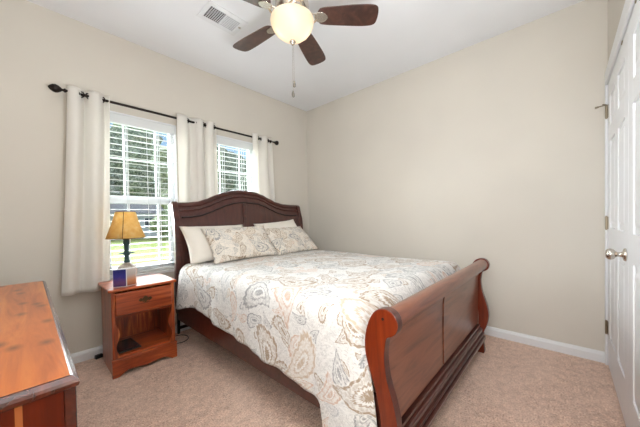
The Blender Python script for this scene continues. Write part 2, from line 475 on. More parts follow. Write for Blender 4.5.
# blinds
blab = ['open white slat blind in the window behind the bedside lamp', 'open white slat blind in the window right of the middle curtains']
for wi, (wx0, wx1) in enumerate(WINS):
    t = empty('window_blind', ((wx0+wx1)/2, .035, WZ0+.02), blab[wi], 'window blind', 'white slat blinds in the windows')
    b = nb(); box(b, wx0+.014, wx1-.014, .002, .012, 1.985, 2.066); box(b, wx0+.014, wx1-.014, .012, .06, 2.03, 2.066)
    link('valance', b, M_BLIND, t, bevel=.003)
    b = nb(); z = WZ0+.075
    while z < 1.98:
        rot = Matrix.Rotation(math.radians(4), 3, 'X')
        obox(b, ((wx0+wx1)/2, .040, z), wx1-wx0-.034, .044, .0028, rot); z += .0525
    link('slats', b, M_BLIND, t)
    b = nb(); box(b, wx0+.016, wx1-.016, .018, .062, WZ0+.02, WZ0+.036); link('bottom_rail', b, M_BLIND, t, bevel=.003)
    for x in (wx0+.19, wx1-.155):
        b = nb()
        for y in (.016, .064): box(b, x-.003, x+.003, y-.0008, y+.0008, WZ0+.03, 2.03)
        link('ladder_cord', b, M_BLIND, t)
    b = nb(); cyl(b, (wx1-.26, .01, 2.03), (wx1-.26, .008, 1.0), .0022, n=6); link('tilt_wand', b, M_BLIND, t)

# closet double doors and their casing
yf = Y0+.002; leaf0 = Y0-.033
pz = [.012, .24, .88, 1.02, 1.62, 1.73, 1.93, DZ-.004]
def door(name, x0_, x1_, hinge_side, knob_x):
    d = empty(name, ((x0_+x1_)/2, Y0-.02, 0), kind='structure')
    px = [x0_+.0025, x0_+.115, (x0_+x1_)/2-.055, (x0_+x1_)/2+.055, x1_-.115, x1_-.0025]
    b = nb()
    box(b, px[0], px[5], leaf0, yf-.008, pz[0], pz[7])
    for i in (0, 2, 4): box(b, px[i], px[i+1], leaf0, yf, pz[0], pz[7])
    for k in (0, 2, 4, 6):
        for i in (1, 3): box(b, px[i], px[i+1], leaf0, yf, pz[k], pz[k+1])
    link('door_leaf', b, M_DOOR, d, bevel=.003)
    for i in (1, 3):
        for k in (1, 3, 5):
            b = nb(); mrg = .028
            x0, x1, z0, z1 = px[i]+mrg, px[i+1]-mrg, pz[k]+mrg, pz[k+1]-mrg
            vo_ = [b.verts.new(p) for p in ((x0, yf-.008, z0), (x1, yf-.008, z0), (x1, yf-.008, z1), (x0, yf-.008, z1))]
            q = .018
            vi_ = [b.verts.new(p) for p in ((x0+q, yf-.001, z0+q), (x1-q, yf-.001, z0+q), (x1-q, yf-.001, z1-q), (x0+q, yf-.001, z1-q))]
            for a in range(4):
                c = (a+1) % 4; b.faces.new((vo_[a], vo_[c], vi_[c], vi_[a]))
            b.faces.new(vi_); b.faces.new(vo_[::-1])
            link('door_panel', b, M_DOOR, d)
    if knob_x is not None:
        b = nb()
        lathe(b, [(0, 0), (.033, 0), (.034, .004), (.030, .009), (.016, .012), (.0115, .018), (.0115, .03), (.016, .036), (.026, .044), (.0295, .054), (.028, .064), (.02, .072), (0, .075)], (knob_x, yf, .905), (0, 1, 0), n=28)
        link('door_knob', b, M_NICKEL, d, smooth=True)
    hx_ = x1_+.003 if hinge_side > 0 else x0_-.003
    for z in (1.855, 1.05, .285):
        b = nb(); cyl(b, (hx_, Y0+.010, z-.046), (hx_, Y0+.010, z+.046), .0075, n=12)
        box(b, min(hx_, hx_-hinge_side*.034), max(hx_, hx_-hinge_side*.034), Y0+.0022, Y0+.0042, z-.045, z+.045)
        for dz in (-.052, .046): cyl(b, (hx_, Y0+.010, z+dz), (hx_, Y0+.010, z+dz+.006), .005, n=10)
        link('hinge', b, M_HINGE, d)
        if z > 1.8 and hinge_side > 0:
            b = nb(); cyl(b, (hx_, Y0+.010, z+.05), (hx_-.003, Y0+.05, z+.045), .004, n=8)
            cyl(b, (hx_-.003, Y0+.05, z+.045), (hx_-.003, Y0+.068, z+.043), .007, n=10)
            cyl(b, (hx_, Y0+.010, z+.05), (hx_-.03, Y0+.03, z+.05), .004, n=8)
            link('hinge_stop', b, M_HINGE, d)
    b = nb(); box(b, x0_+.18 if hinge_side > 0 else x1_-.21, x0_+.21 if hinge_side > 0 else x1_-.18, Y0-.01, Y0+.006, DZ-.012, DZ-.002); link('ball_catch', b, M_HINGE, d)
door('door_1', DXM, DX1, 1, -.84)
door('door_2', DX0, DXM, -1, None)
cw = .058
def casing(bm, x0, x1, z0, z1): box(bm, x0, x1, Y0, Y0+.015, z0, z1)
b = nb()
casing(b, DX1+.006, -.001, 0, DZ+.006); casing(b, DX0-cw, DX0-.006, 0, DZ+.006); casing(b, DX0-cw, -.001, DZ+.006, DZ+.006+cw+.04)
box(b, DX1+.0, DX1+.02, Y0-.1, Y0, 0, DZ+.02); box(b, DX0-.02, DX0, Y0-.1, Y0, 0, DZ+.02); box(b, DX0, DX1, Y0-.1, Y0, DZ+.003, DZ+.02)
st('trim_1', b, M_TRIM, bevel=.004)
b = nb(); box(b, DX0-.02, 0, Y0-.12, Y0-.101, 0, DZ+.1); st('trim_2', b, M_TRIM)

# ================================================================== OUTSIDE
GZ = -.4
m = mat('lawn_grass', (120, 150, 70), .95, spec=.1)
v = coords(m); n1 = noise_(m, v, 6, 5, .7); n2 = noise_(m, v, .25, 3)
base(m, mix(m, math_(m, 'MULTIPLY', n2, .6), ramp(m, n1, [(.3, (92, 110, 54)), (.7, (128, 142, 76))]), (146, 156, 92)))
b = nb(); box(b, -60, 90, .6, 120, GZ-.3, GZ); st('ground', b, m)
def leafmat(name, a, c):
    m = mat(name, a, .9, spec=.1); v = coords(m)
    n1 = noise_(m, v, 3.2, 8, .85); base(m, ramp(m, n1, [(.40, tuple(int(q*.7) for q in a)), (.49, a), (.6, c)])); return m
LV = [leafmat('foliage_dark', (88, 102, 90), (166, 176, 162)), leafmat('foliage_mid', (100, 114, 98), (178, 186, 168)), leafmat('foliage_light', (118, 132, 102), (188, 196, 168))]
M_BARK = wood('tree_bark', (70, 56, 46), (96, 80, 66), (120, 104, 88), (4, 4, 1), .9, 0, scale=2)
def tree(x, y, h, r, lm, label, seed, name='tree'):
    rnd = random.Random(seed)
    t = empty(name, (x, y, GZ), label, 'tree', 'trees beyond the lawn')
    if name == 'tree':
        b = nb(); tube(b, [(x, y, GZ), (x+.1, y, GZ+h*.3), (x, y+.1, GZ+h*.62)], r*.08, 8); link('trunk', b, M_BARK, t)
    b = nb()
    for k in range(7 if name == 'tree' else 4):
        a = rnd.uniform(0, 2*PI); rr = r*rnd.uniform(.1, .5)
        cz = GZ + h*rnd.uniform(.36, .78) if name == 'tree' else GZ + h*rnd.uniform(.3, .6)
        s = r*rnd.uniform(.5, .75)
        mm = bmesh.ops.create_icosphere(b, subdivisions=3, radius=s)
        c = Vector((x + rr*math.cos(a), y + rr*math.sin(a)*.6, cz))
        for v in mm['verts']:
            n_ = noise.noise(v.co*2.2/s + Vector((k*7, seed, 0)))*.35 + noise.noise(v.co*7/s + Vector((seed, k*3, 0)))*.22
            v.co = v.co*(1+n_); v.co.z *= .9; v.co += c
    link('crown', b, lm, t)
# trees standing in the two windows' sight lines
vis = [(1.5, 34, 12.2, 4.6, 0), (7.0, 44, 16.5, 5.4, 1), (11.8, 33, 12.6, 4.4, 2), (18.0, 44, 16.5, 5.6, 0), (23.5, 32, 12.6, 5.2, 1), (35, 36, 14.4, 5.8, 2)]
vlab = ['dark green tree seen at the left side of the left window', 'mid green tree seen in the middle of the left window', 'pale green tree seen at the right side of the left window',
        'dark green tree seen at the left side of the right window', 'mid green tree seen in the middle of the right window', 'pale green tree seen at the right side of the right window']
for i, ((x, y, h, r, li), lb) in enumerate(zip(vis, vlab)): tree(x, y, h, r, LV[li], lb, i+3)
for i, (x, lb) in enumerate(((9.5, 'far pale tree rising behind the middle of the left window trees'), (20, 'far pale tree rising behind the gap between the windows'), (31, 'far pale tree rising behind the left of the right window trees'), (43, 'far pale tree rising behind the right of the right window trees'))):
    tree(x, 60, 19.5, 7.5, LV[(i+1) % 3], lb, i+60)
tree(5.3, 21.5, 3.0, 1.5, LV[2], 'round pale green bush standing on the lawn before the grey house', 31, 'bush')
# house across the lawn
hs = empty('house', (3.0, 27, GZ), 'low grey sided house with a darker roof across the lawn', 'house')
M_SID = mat('grey_siding', (176, 184, 194), .8); M_ROOF = mat('roof_shingle', (110, 112, 118), .9)
b = nb(); box(b, .3, 6.0, 25.6, 29.4, GZ, 1.9); link('wall', b, M_SID, hs)
b = nb(); prism(b, [(25.2, 1.85), (29.8, 1.85), (27.5, 2.9)], lambda p, t: Vector((0.0+t, p[0], p[1])), 6.3); link('roof', b, M_ROOF, hs)
for x in (1.0, 2.7, 4.4):
    b = nb(); box(b, x, x+.8, 25.54, 25.6, .5, 1.5); w = link('window', b, M_TRIM, hs)
    b = nb(); box(b, x+.06, x+.74, 25.52, 25.54, .56, 1.44); link('pane', b, mat('dark_pane', (60, 70, 82), .2), w)

# ================================================================== CURTAINS
ROD_Y, ROD_Z = -.10, 2.118
t = empty('curtain_rod', (-1.68, ROD_Y, ROD_Z), 'long dark bronze curtain rod with turned finials over both windows', 'curtain rod')
b = nb(); cyl(b, (-2.675, ROD_Y, ROD_Z), (-.70, ROD_Y, ROD_Z), .0105, n=16); link('rod', b, M_IRON, t, smooth=False)
for s, x in ((-1, -2.675), (1, -.70)):
    b = nb()
    prof = [(.0, -.002), (.014, 0), (.016, .006), (.010, .012), (.009, .02), (.016, .026), (.027, .042), (.031, .056), (.027, .072), (.016, .086), (.006, .094), (0, .096)]
    if s > 0: prof = [(0, -.002), (.014, 0), (.016, .006), (.009, .010), (.018, .016), (.027, .028), (.03, .04), (.026, .052), (.014, .062), (0, .066)]
    lathe(b, prof, (x, ROD_Y, ROD_Z), (s, 0, 0), n=20); link('finial', b, M_IRON, t, smooth=True)
for x in (-2.60, -1.703, -.76):
    b = nb(); cyl(b, (x, 0, ROD_Z-.02), (x, -.008, ROD_Z-.02), .024, n=16)
    tube(b, [(x, -.005, ROD_Z-.02), (x, -.06, ROD_Z-.022), (x, ROD_Y, ROD_Z-.014)], .006, 8); torus(b, (x, ROD_Y, ROD_Z), .0155, .0042, (1, 0, 0)); link('bracket', b, M_IRON, t)

def curtain(xt0, xt1, xb0, xb1, nf, ph, label, zb=.572, amp=.034, seed=0):
    """grommet panel hung on the rod: folds pass in front of and behind it"""
    t = empty('curtain', ((xt0+xt1)/2, ROD_Y, ROD_Z), label, 'curtain', 'ivory grommet curtains')
    ztop = ROD_Z+.042
    def f(u, v):
        z = ztop + (zb - ztop)*v
        e = v**1.2
        x0 = xt0 + (xb0-xt0)*e; x1 = xt1 + (xb1-xt1)*e
        w = u + .02*math.sin(u*9+seed)*v
        a = amp*(1 + .25*v*math.sin(seed+u*5))*(1-.35*v)
        y = ROD_Y + a*math.sin(2*PI*nf*w + ph) + .008*math.sin(2*PI*nf*2.1*u + seed)*v + .006*math.sin(v*7+u*4+seed)
        if z < 1.5: y = min(y, -.058 + 0*v)
        y = max(-.148, y) if (xt1 > -1.95 and z < 1.6) else y
        x = x0 + (x1-x0)*u + .012*math.cos(2*PI*nf*w + ph)*1.0
        return Vector((x, y, z))
    b = nb(); grid(b, 60, 44, f); o = link('fabric', b, M_CURT, t, smooth=True, solid=.0035)
    # grommets where the cloth crosses the rod
    for k in range(2*nf+1):
        u = (k*PI - ph)/(2*PI*nf)
        if 0.02 < u < .98:
            p = f(u, .042/(ztop-zb)); b = nb()
            torus(b, (p.x, ROD_Y, ROD_Z), .021, .0045, (1, .9*(1 if k % 2 == 0 else -1), 0), 20, 6)
            link('grommet', b, M_IRON, t, smooth=True)
    return t
curtain(-2.655, -2.40, -2.725, -2.435, 2, 3.4, 'ivory curtain panel hanging left of the bedside lamp, leftmost of the four', zb=.570, seed=1)
curtain(-1.88, -1.70, -1.885, -1.70, 1, 3.6, 'ivory curtain panel at the right side of the left window', seed=2)
curtain(-1.70, -1.475, -1.70, -1.47, 2, 3.2, 'ivory curtain panel at the left side of the right window', seed=3)
curtain(-1.035, -.735, -1.02, -.70, 2, 3.6, 'ivory curtain panel nearest the corner, rightmost of the four', seed=4)

# ================================================================== BED
BX0, BX1 = -2.0, -.38
bed = empty('sleigh_bed', (-1.19, -1.3, 0), 'dark cherry sleigh bed with arched headboard and scrolled footboard', 'bed')
# headboard
HT = [(-1.995, 1.277), (-1.84, 1.283), (-1.74, 1.295), (-1.645, 1.325), (-1.55, 1.368), (-1.458, 1.405), (-1.36, 1.43), (-1.25, 1.442), (-1.07, 1.43), (-.98, 1.405), (-.87, 1.361), (-.77, 1.322), (-.649, 1.298), (-.5, 1.292), (-.37, 1.292)]
def ht(x): return interp(HT, x)
HX0, HX1 = -1.99, -.375
def hby(dz):      # y against distance below the top
    return interp([(0, -.165), (.05, -.185), (.12, -.215), (.22, -.238), (.5, -.242), (2, -.242)], dz)
hbm = empty('headboard', (0, 0, 0), parent=bed)
def hbf(u, v):
    x = HX0 + .02 + (HX1-HX0-.04)*u; zt = ht(x)-.012; z = zt + (.30-zt)*(v**1.4)
    dz = zt-z; y = hby(dz)
    return Vector((x, y, z))
b = nb(); grid(b, 60, 40, hbf); link('headboard_board', b, M_CHERRYV, hbm, smooth=True, solid=.028, offset=0)
# top roll following the arch
b = nb()
pts = [(HX0 + (HX1-HX0)*i/60, -.172, ht(HX0 + (HX1-HX0)*i/60)-.012) for i in range(61)]
tube(b, pts, .027, 12); link('top_rail', b, M_CHERRY, hbm, smooth=True)
# bead mouldings following the arch
for off, r in ((.062, .0085), (.128, .008)):
    b = nb(); ins = .05 if off < .1 else .075
    pts = [(HX0+ins + (HX1-HX0-2*ins)*i/60, hby(off)-.016, ht(HX0+ins + (HX1-HX0-2*ins)*i/60)-off) for i in range(61)]
    tube(b, pts, r, 8); link('moulding', b, M_CHERRY if off < .1 else M_GROOVE, hbm, smooth=True)
b = nb(); box(b, -1.277, -1.245, -.268, -.245, .5, ht(-1.26)-.145); link('centre_stile', b, M_CHERRY, hbm, bevel=.004)
for x0, x1 in ((HX0, HX0+.05), (HX1-.05, HX1)):
    pr = [(-.225, .30), (-.275, .30), (-.275, .6), (-.272, .95), (-.262, 1.1), (-.238, 1.19), (-.222, 1.25), (-.215, 1.282), (-.19, 1.302), (-.155, 1.30), (-.135, 1.275), (-.145, 1.24), (-.18, 1.18), (-.205, 1.09), (-.222, .95), (-.225, .6)]
    b = nb(); prism(b, catmull(pr, 3), lambda p, t: Vector((x0+t, p[0], p[1])), x1-x0); link('post', b, M_CHERRY, hbm, bevel=.004)

# footboard
FP = [(-2.400, 0), (-2.396, .08), (-2.394, .16), (-2.416, .22), (-2.430, .28), (-2.432, .335), (-2.418, .41), (-2.390, .50), (-2.380, .58), (-2.384, .63), (-2.392, .662), (-2.410, .672), (-2.430, .690), (-2.438, .720), (-2.430, .748), (-2.412, .766),
      (-2.384, .772), (-2.350, .762), (-2.326, .736), (-2.306, .69), (-2.294, .63), (-2.298, .57), (-2.316, .51), (-2.338, .45), (-2.354, .38), (-2.361, .31), (-2.358, .22), (-2.340, .12), (-2.336, .0)]
fbm = empty('footboard', (0, 0, 0), parent=bed)
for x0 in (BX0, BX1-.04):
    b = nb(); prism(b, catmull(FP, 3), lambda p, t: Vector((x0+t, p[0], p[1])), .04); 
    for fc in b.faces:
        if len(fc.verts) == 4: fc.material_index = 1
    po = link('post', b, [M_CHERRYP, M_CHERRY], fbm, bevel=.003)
    b = nb(); xe = x0-.0015 if x0 < -1 else x0+.0415
    cyl(b, (xe, -2.377, .733), (xe + (.003 if x0 < -1 else -.003), -2.377, .733), .0055, n=12); link('bolt_cap', b, M_BLACK, po)
def fby(z): return interp([(.10, -2.350), (.3, -2.354), (.5, -2.354), (.6, -2.356), (.68, -2.364), (.72, -2.378)], z)
b = nb()
def ff(u, v):
    z = .14 + .56*v; return Vector((BX0+.036 + (BX1-BX0-.072)*u, fby(z)+.017, z))
grid(b, 4, 30, ff); link('footboard_panel', b, M_CHERRYF, fbm, smooth=True, solid=.03, offset=0)
b = nb(); lathe(b, [(0, 0), (.042, 0), (.042, BX1-BX0-.06), (0, BX1-BX0-.06)], (BX0+.03, -2.388, .722), (1, 0, 0), n=28); link('top_rail', b, M_CHERRYF, fbm, smooth=False, bevel=.001)
b = nb()
def strip(x0, x1, za, zb, out, n=16):
    A = []
    for i in range(n+1):
        z = za + (zb-za)*i/n; y = fby(z)+.006
        A.append([b.verts.new((x0, y, z)), b.verts.new((x0, y-out, z)), b.verts.new((x1, y-out, z)), b.verts.new((x1, y, z))])
    for p, q in zip(A, A[1:]):
        for k in range(3): b.faces.new((p[k], p[k+1], q[k+1], q[k]))
    b.faces.new(A[0]); b.faces.new(A[-1])
strip(BX0+.038, -1.290, .245, .66, .011); strip(-1.258, BX1-.038, .245, .66, .011); link('raised_panels', b, M_CHERRYF, fbm)
b = nb(); strip(-1.291, -1.257, .235, .67, .0025, 16); link('centre_groove', b, M_GROOVE, fbm)
b = nb()
FM = [(-2.35, .118), (-2.410, .118), (-2.412, .140), (-2.408, .146), (-2.396, .148), (-2.396, .154), (-2.402, .158), (-2.404, .166), (-2.400, .174), (-2.388, .176), (-2.388, .182), (-2.392, .188), (-2.391, .200), (-2.382, .208), (-2.370, .210), (-2.370, .216), (-2.374, .220), (-2.372, .230), (-2.35, .232)]
prism(b, FM, lambda p, t: Vector((BX0+.038+t, p[0], p[1])), BX1-BX0-.076); link('base_moulding', b, M_CHERRY, fbm)
# side rails, black metal support
for x in (-1.975, -.43):
    b = nb(); box(b, x, x+.026, -2.345, -.24, .205, .40); link('side_rail', b, M_CHERRY, bed, bevel=.004)
sp = empty('metal_support', (0, 0, 0), parent=bed)
for xa in (-1.915, -.47):
    b = nb(); box(b, xa, xa+.022, -.062, -.040, 0, .40); box(b, xa, xa+.022, -.235, -.0621, .34, .37); link('support_leg', b, M_BLACK, sp)
b = nb(); box(b, -1.893, -.47, -.060, -.042, .045, .070); link('crossbar', b, M_BLACK, sp)

# mattress
b = nb(); box(b, -1.945, -.435, -2.20, -.285, .42, .708)
tag(link('mattress', b, M_MATT, None, bevel=.05, segs=4, origin=(-1.19, -1.25, .42)), 'queen mattress lying on the sleigh bed under the quilt', 'mattress')

# quilt
def build_quilt():
    XL, XR = -1.975, -.405
    r = .075
    def ztop(y):
        z = .722 + .004*math.sin(y*5)
        return z - .16*sm(-2.17, -2.30, y)**1.5 - .0*sm(-.4, -.33, y)
    def hem(y):
        h = .345 + .055*sm(-.34, -.62, y) - .10*sm(-.6, -2.0, y) + .006*math.sin(y*6)
        return h - .03*sm(-1.6, -2.05, y) - .23*sm(-2.05, -2.10, y)
    YA, YB = -.335, -2.305
    nv = 150; side = 22; cor = 6; top = 60
    NU = 2*side + 2*cor + top
    def P(i, v):
        y = YA + (YB-YA)*v; zt = ztop(y)
        def sidept(s, k):         # k 0 at corner bottom, 1 at hem
            zc = zt - r; zh = hem(y) if s < 0 else .30
            z = zc + (zh-zc)*k
            cornerf = sm(-1.98, -2.16, y) if s < 0 else 0
            rip = .010*math.sin(y*11+.6) + .007*math.sin(y*23+1) + .004*math.sin(y*41)
            out = (.004 + .016*k + rip*k + .03*k*sm(-.65, -.34, y)) + cornerf*k*(.045 + .03*math.sin((y+2.05)*26))
            out = max(out, .003)
            if s > 0: out = .002 + abs(rip)*k*.4
            return Vector(((XL - out) if s < 0 else (XR + out), y - (.075*k**.7*sm(-2.12, -2.3, y) if s < 0 else 0), z))
        if i < side: return sidept(-1, 1 - i/side)
        if i > NU - side: return sidept(1, (i-(NU-side))/side)
        zz = .004*noise.noise(Vector((i*.15, y*6, 3))) + .003*noise.noise(Vector((i*.4, y*14, 9)))
        if i <= side+cor:
            a = (i-side)/cor*PI/2
            return Vector((XL + r - r*math.cos(a), y, zt - r + r*math.sin(a) + zz*.3))
        if i >= NU-side-cor:
            a = (NU-side-i)/cor*PI/2
            return Vector((XR - r + r*math.cos(a), y, zt - r + r*math.sin(a)))
        t = (i-side-cor)/top
        crown = .012*math.sin(PI*t) 
        return Vector((XL + r + (XR-XL-2*r)*t, y, zt + crown + zz))
    def f(u, v): return P(round(u*NU), v)
    # arc length across for the print
    def uvf(u, v):
        i = round(u*NU); y = YA + (YB-YA)*v
        off = ztop(y)-.722
        if i < side: a = off - (ztop(y)-r-hem(y))*(1-i/side)
        elif i <= side+cor: a = off + (i-side)/cor*.118
        elif i <= NU-side-cor: a = .118 + (i-side-cor)/top*(XR-XL-2*r) + off*(1-(i-side-cor)/top)
        elif i <= NU-side: a = .118*2 + XR-XL-2*r
        else: a = .236 + XR-XL-2*r + .42*(i-(NU-side))/side
        return (a, y)
    b = nb(); grid(b, NU, nv, f, uvf)
    return tag(link('bedspread', b, M_PAIS, None, smooth=True, solid=.009, offset=1, origin=(-1.19, -1.3, .42)), 'cream paisley quilt spread over the bed and draped to the rails', 'bedspread')
q = build_quilt()

# pillows
def pillow(name, c, w, h, th, tilt, yaw, roll, mt, label, group, seed=0, flange=0.0):
    """c centre; lies in its local xy, then leans back by tilt"""
    rot = Matrix.Rotation(yaw, 3, 'Z') @ Matrix.Rotation(tilt, 3, 'X') @ Matrix.Rotation(roll, 3, 'Z')
    b = nb(); uvl = b.loops.layers.uv.new('uv')
    n = 26
    def surf(s):
        V = []
        for i in range(n+1):
            row = []
            for j in range(n+1):
                u = -1 + 2*i/n; v = -1 + 2*j/n
                # pinch: sides bow inwards between corners
                x = u*w/2*(1 - .07*(1-v*v)*abs(u)**3); y = v*h/2*(1 - .09*(1-u*u)*abs(v)**3)
                k = ((1-abs(u)**2.6)*(1-abs(v)**2.6))
                zz = s*th/2*(max(k, 0)**.55) + .006*noise.noise(Vector((u*3+seed, v*3, s)))*k
                zz -= .02*abs(u)**4*0
                row.append((Vector((x, y, zz)), (x+seed*.37, y+seed*.21)))
            V.append(row)
        return V
    T, B = surf(1), surf(-1)
    VT = [[b.verts.new(rot @ p[0] + Vector(c)) for p in r] for r in T]
    VB = [[VT[i][j] if i in (0, n) or j in (0, n) else b.verts.new(rot @ B[i][j][0] + Vector(c)) for j in range(n+1)] for i in range(n+1)]
    for i in range(n):
        for j in range(n):
            for VV, S, o in ((VT, T, 1), (VB, B, -1)):
                idx = ((i, j), (i+1, j), (i+1, j+1), (i, j+1))
                try: fc = b.faces.new([VV[a][c_] for a, c_ in (idx if o > 0 else idx[::-1])])
                except ValueError: continue
                for lp, (a, c_) in zip(fc.loops, (idx if o > 0 else idx[::-1])): lp[uvl].uv = S[a][c_][1]
    return tag(link(name, b, mt, None, smooth=True, origin=c), label, 'pillow', group)
pillow('pillow', (-1.625, -.385, .905), .66, .41, .13, math.radians(54), 0, 0, M_SHEET, 'plain ivory pillow leaning on the headboard near the lamp', 'plain ivory pillows', 1)
pillow('pillow', (-.83, -.385, .925), .64, .42, .13, math.radians(54), 0, math.radians(5), M_SHEET, 'plain ivory pillow leaning on the headboard near the room corner', 'plain ivory pillows', 2)
pillow('pillow_sham', (-1.46, -.52, .895), .70, .41, .13, math.radians(48), math.radians(-2), math.radians(1), M_PAISP, 'paisley pillow with its left end on the plain pillow by the lamp side', 'paisley pillows', 3)
pillow('pillow_sham', (-.805, -.50, .880), .665, .42, .13, math.radians(42), math.radians(2), math.radians(1), M_PAISP, 'paisley pillow nearest the blank wall at the right of the headboard', 'paisley pillows', 5)

# ================================================================== NIGHTSTAND
NX0, NX1, NY0, NY1 = -2.525, -2.072, -.512, -.10
ns = empty('nightstand', (-2.30, -.30, 0), 'reddish cedar nightstand with one drawer and an open shelf', 'nightstand')
b = nb(); box(b, NX0, NX1, NY0, NY1, .614, .636); link('tabletop', b, M_NS, ns, bevel=.006)
for xa in (NX0+.02, NX1-.036):
    b = nb(); box(b, xa, xa+.016, NY0+.03, NY1-.01, .0, .614); link('side_panel', b, M_NSV, ns)
b = nb(); box(b, NX0+.036, NX1-.036, NY1-.022, NY1-.012, .06, .614); link('back_panel', b, M_NSV, ns)
b = nb(); box(b, NX0+.036, NX1-.036, NY0+.025, NY1-.022, .125, .142); link('shelf', b, M_NS, ns)
b = nb(); box(b, NX0+.036, NX1-.036, NY0+.03, NY1-.022, .415, .428); link('drawer_divider', b, M_NS, ns)
# scalloped front stiles
for s in (0, 1):
    poly = []
    xo = NX0+.018 if s == 0 else NX1-.018; sg = 1 if s == 0 else -1
    zs = [.13 + (.42-.13)*i/24 for i in range(25)]
    inner = [(xo + sg*(.036 + .012*math.cos((z-.13)/(.29)*2*PI*1.5 + PI*.2)), z) for z in zs]
    poly = [(xo, .13), (xo, .614), (xo+sg*.024, .614), (xo+sg*.024, .43)] + inner[::-1]
    b = nb(); prism(b, poly, lambda p, t: Vector((p[0], NY0+.012+t, p[1])), .02); link('front_stile', b, M_NSV, ns, bevel=.002)
dr = nb(); box(dr, NX0+.040, NX1-.040, NY0+.0, NY0+.02, .438, .602); dro = link('drawer', dr, M_NS, ns, bevel=.006)
b = nb(); hx = (NX0+NX1)/2; hz = .525; yy = NY0-.001
HS = 1.35
poly = [(-.034, .0), (-.026, .012), (-.014, .007), (-.006, .018), (0, .021), (.006, .018), (.014, .007), (.026, .012), (.034, 0), (.026, -.008), (.012, -.006), (0, -.016), (-.012, -.006), (-.026, -.008)]
prism(b, [(hx+p[0]*HS, hz+p[1]*HS) for p in poly], lambda p, t: Vector((p[0], yy-t, p[1])), .003)
tube(b, [(hx-.024, yy-.003, hz+.003), (hx-.025, yy-.016, hz-.004), (hx-.014, yy-.019, hz-.016), (hx, yy-.019, hz-.019), (hx+.014, yy-.019, hz-.016), (hx+.025, yy-.016, hz-.004), (hx+.024, yy-.003, hz+.003)], .0026, 6)
link('handle', b, M_BRASS, dro)
# scalloped apron
pts = [(NX0+.012, 0), (NX0+.05, 0), (NX0+.075, .018), (NX0+.11, .034), (hx-.05, .030), (hx, .022), (hx+.05, .030), (NX1-.11, .034), (NX1-.075, .018), (NX1-.05, 0), (NX1-.012, 0), (NX1-.012, .118), (NX0+.012, .118)]
b = nb(); prism(b, pts, lambda p, t: Vector((p[0], NY0-.004+t, p[1])), .03); link('apron', b, M_NS, ns, bevel=.002)
b = nb(); box(b, NX0+.010, NX1-.010, NY0-.008, NY0+.03, .112, .130); link('front_lip', b, M_NS, ns, bevel=.005)

# lamp
LX, LY, LZ = -2.365, -.30, .636
lm = empty('table_lamp', (LX, LY, LZ), 'table lamp with a golden parchment shade on the nightstand', 'lamp')
m = mat('crackled_ceramic', (214, 208, 196), .35); v = coords(m); n1 = noise_(m, v, 9, 3, .6, 1.)
base(m, ramp(m, n1, [(.36, (150, 142, 132)), (.52, (216, 210, 200)), (.7, (230, 226, 218))]))
b = nb(); lathe(b, [(0, 0), (.046, 0), (.05, .006), (.044, .016), (.058, .04), (.067, .07), (.069, .095), (.062, .12), (.046, .14), (.028, .152), (.022, .16), (0, .16)], (LX, LY, LZ), n=32)
link('base', b, m, lm, smooth=True)
M_TEAL = mat('green_patina', (46, 74, 74), .45, metal=.4)
b = nb(); lathe(b, [(0, .158), (.020, .158), (.022, .168), (.016, .18), (.015, .215), (.022, .222), (.022, .24), (.016, .25), (.017, .3), (.021, .305), (.021, .35), (0, .352)], (LX, LY, LZ), n=20); link('stem', b, M_TEAL, lm, smooth=True)
b = nb()
for s in (-1, 1):
    lf = [(0, .010), (.02, .014), (.04, .010), (.058, 0), (.04, -.006), (.02, -.008), (0, -.008)]
    prism(b, [(LX+s*p[0], LZ+.232+p[1]*.5+abs(p[0])*.05) for p in lf], lambda p, t: Vector((p[0], LY-.008+t, p[1])), .016)
link('leaf_ornament', b, M_TEAL, lm)
def shade_mat():
    m = bpy.data.materials.new('parchment_shade'); m.use_nodes = True
    p = m.node_tree.nodes['Principled BSDF']; out = m.node_tree.nodes['Material Output']
    v = coords(m); n1 = noise_(m, v, 26, 4, .6)
    c = ramp(m, n1, [(.35, (244, 206, 122)), (.55, (252, 220, 142)), (.7, (254, 230, 166))])
    L(m, c, p.inputs['Base Color']); p.inputs['Roughness'].default_value = .7
    tr = N(m, 'ShaderNodeBsdfTranslucent'); L(m, c, tr.inputs[0])
    mx = N(m, 'ShaderNodeMixShader'); mx.inputs[0].default_value = .45
    L(m, p.outputs[0], mx.inputs[1]); L(m, tr.outputs[0], mx.inputs[2]); L(m, mx.outputs[0], out.inputs[0]); return m
M_SHADE = shade_mat()
b = nb(); n = 40; A = []; SZ0, SZ1, SR0, SR1 = LZ+.355, LZ+.562, .130, .066
for z, rr in ((SZ0, SR0), (SZ0+.1, (SR0+SR1)/2-.003), (SZ1, SR1)):
    A.append([b.verts.new((LX+rr*math.cos(2*PI*i/n), LY+rr*math.sin(2*PI*i/n), z)) for i in range(n)])
for p, q_ in zip(A, A[1:]):
    for i in range(n): b.faces.new((p[i], p[(i+1) % n], q_[(i+1) % n], q_[i]))
sh = link('lamp_shade', b, M_SHADE, lm, smooth=True, solid=.002)
M_BIND = mat('brown_binding', (128, 88, 40), .8)
b = nb(); torus(b, (LX, LY, SZ0), SR0, .0025, (0, 0, 1), 40, 6); torus(b, (LX, LY, SZ1), SR1, .0025, (0, 0, 1), 40, 6)
a = math.radians(-112); tube(b, [(LX+(SR0+.001)*math.cos(a), LY+(SR0+.001)*math.sin(a), SZ0), (LX+(SR0+SR1)/2*math.cos(a), LY+(SR0+SR1)/2*math.sin(a), SZ0+.1), (LX+(SR1+.001)*math.cos(a), LY+(SR1+.001)*math.sin(a), SZ1)], .0025, 6)
link('binding', b, M_BIND, sh)
